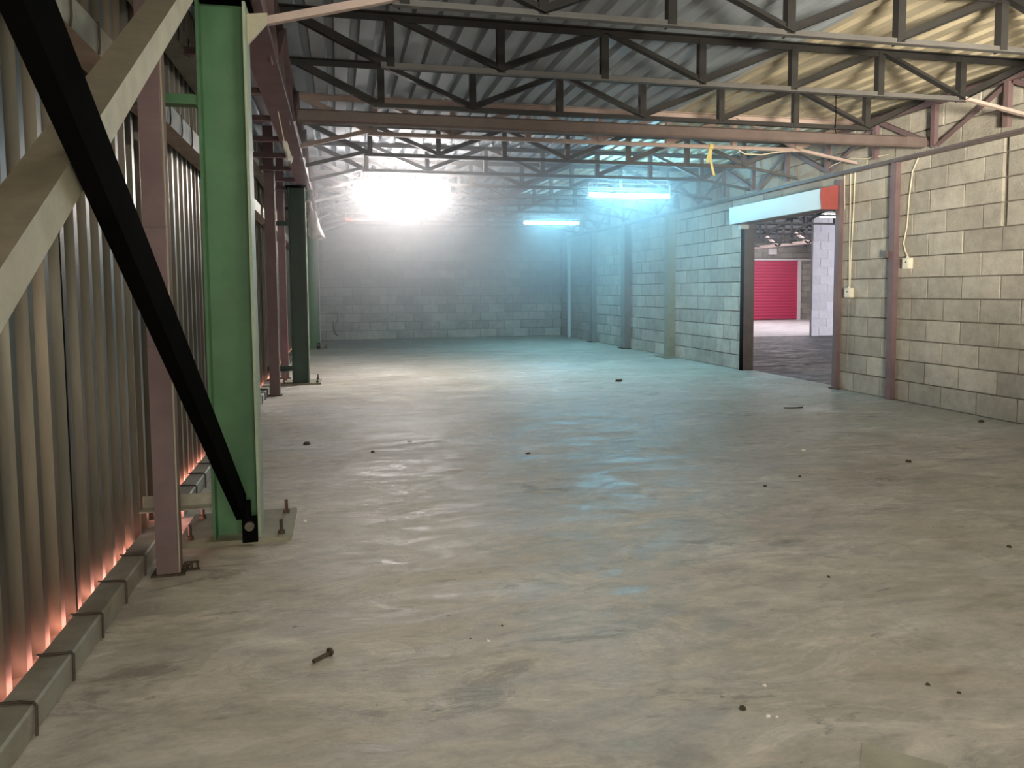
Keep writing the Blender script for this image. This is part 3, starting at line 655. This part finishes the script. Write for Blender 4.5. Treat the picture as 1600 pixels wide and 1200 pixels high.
# ------------------------------------------------------------------ bits on the floor
nl = thing('bolt', 'rusty bolt with a flat head lying on the floor in the foreground', 'bolt', (-0.06, 2.28, 0.008))
MB().cyl((-0.098, 2.245, 0.0075), (-0.052, 2.285, 0.0085), 0.0065, 10).build('shank', 'rust', nl)
MB().cyl((-0.053, 2.284, 0.0105), (-0.046, 2.290, 0.0115), 0.0135, 12, 0.011).build('head', 'rust', nl)
cl = thing('rusty_clip', 'small rusty perforated clip at the foot of the nearest maroon post', 'clip', (-0.59, 3.15, 0))
MB().box(-0.625, -0.565, 3.14, 3.16, 0, 0.004).build('foot', 'rust', cl)
for x in (-0.62, -0.597, -0.574): MB().box(x-0.004, x+0.004, 3.146, 3.154, 0.004, 0.03).build('tooth', 'rust', cl)
MB().box(-0.624, -0.568, 3.146, 3.154, 0.028, 0.034).build('bar', 'rust', cl)
def chip(x, y, s, m, name, label, cat, group, seed):
    rnd = random.Random(seed); mb = MB(); n = 7
    ring = [(x+math.cos(2*PI*i/n)*s*rnd.uniform(0.6, 1.1), y+math.sin(2*PI*i/n)*s*rnd.uniform(0.5, 1.0)) for i in range(n)]
    mb.v = [(a, b, 0.0005) for a, b in ring]+[(x+(a-x)*0.75, y+(b-y)*0.75, s*rnd.uniform(0.35, 0.7)) for a, b in ring]
    for i in range(n): mb.f.append((i, (i+1) % n, n+(i+1) % n, n+i))
    mb.f += [tuple(range(n))[::-1], tuple(range(n, 2*n))]
    tag(mb.build(name, m), label, cat, group)
for i, (x, y, s, lab) in enumerate(((0.434, 2.263, 0.007, 'white chip on the floor right of the foreground bolt'), (1.129, 1.817, 0.008, 'white chip in the lower right foreground'),
        (1.054, 1.679, 0.007, 'white flake in the lower right foreground, nearest the camera'), (3.062, 4.507, 0.02, 'white chip on the floor right of the middle'),
        (-0.182, 3.692, 0.012, 'white chip right of the nearest column base plate'), (0.483, 5.512, 0.016, 'white chip on the floor left of the middle'), (1.075, 1.672, 0.005, 'tiny white flake touching the nearest flake'))):
    chip(x, y, s, 'chip', 'paint_chip', lab, 'chip', 'white chips on the floor', i)
CR = ((1.009, 1.727, 0.012, 'dark crumb left of the two white flakes in the lower right foreground'), (3.497, 4.035, 0.022, 'dark crumb on the floor before the right block wall, well right of the middle'),
      (1.223, 4.888, 0.018, 'dark crumb near the very middle of the floor'), (3.274, 8.538, 0.05, 'dark lump farthest out on the open floor'),
      (2.297, 3.729, 0.012, 'dark crumb right of the middle, left one of a close pair'), (2.613, 3.873, 0.013, 'dark crumb right of the middle, right one of a close pair'),
      (2.749, 2.583, 0.012, 'dark crumb near the right edge of the picture'), (0.50, 2.359, 0.005, 'tiny dark speck just behind the small white chip in the foreground'),
      (0.382, 2.294, 0.004, 'tiny dark speck just left of the small white chip in the foreground'), (1.8, 2.472, 0.008, 'dark crumb alone in the right foreground'),
      (1.571, 1.716, 0.008, 'dark crumb in the lower right corner, farther of two'), (1.62, 1.66, 0.007, 'dark crumb in the lower right corner, nearer of two'),
      (5.1, 5.1, 0.03, 'dark crumb at the foot of the right block wall'), (0.2, 5.2, 0.02, 'dark crumb left of the middle, right of two'), (-0.25, 5.6, 0.03, 'dark crumb beyond the green column, left of two'))
for i, (x, y, s, lab) in enumerate(CR):
    chip(x, y, s, 'crumb', 'rubble_crumb', lab, 'rubble', 'dark crumbs on the floor', 50+i)
tag(MB().poly([(1.21, 1.52, 0.0005), (1.34, 1.40, 0.0005), (1.30, 1.30, 0.0005), (1.08, 1.36, 0.0005)], (0, 0, 0.003)).build('mortar_scrap', 'pale'), 'flat pale mortar scrap at the bottom edge of the picture', 'scrap')
tag(MB().tube([(3.98, 6.17, 0.006), (4.08, 6.15, 0.006), (4.17, 6.16, 0.006)], 0.006, 5).build('twig', 'crumb'), 'thin dark stick on the floor near the right wall', 'stick')
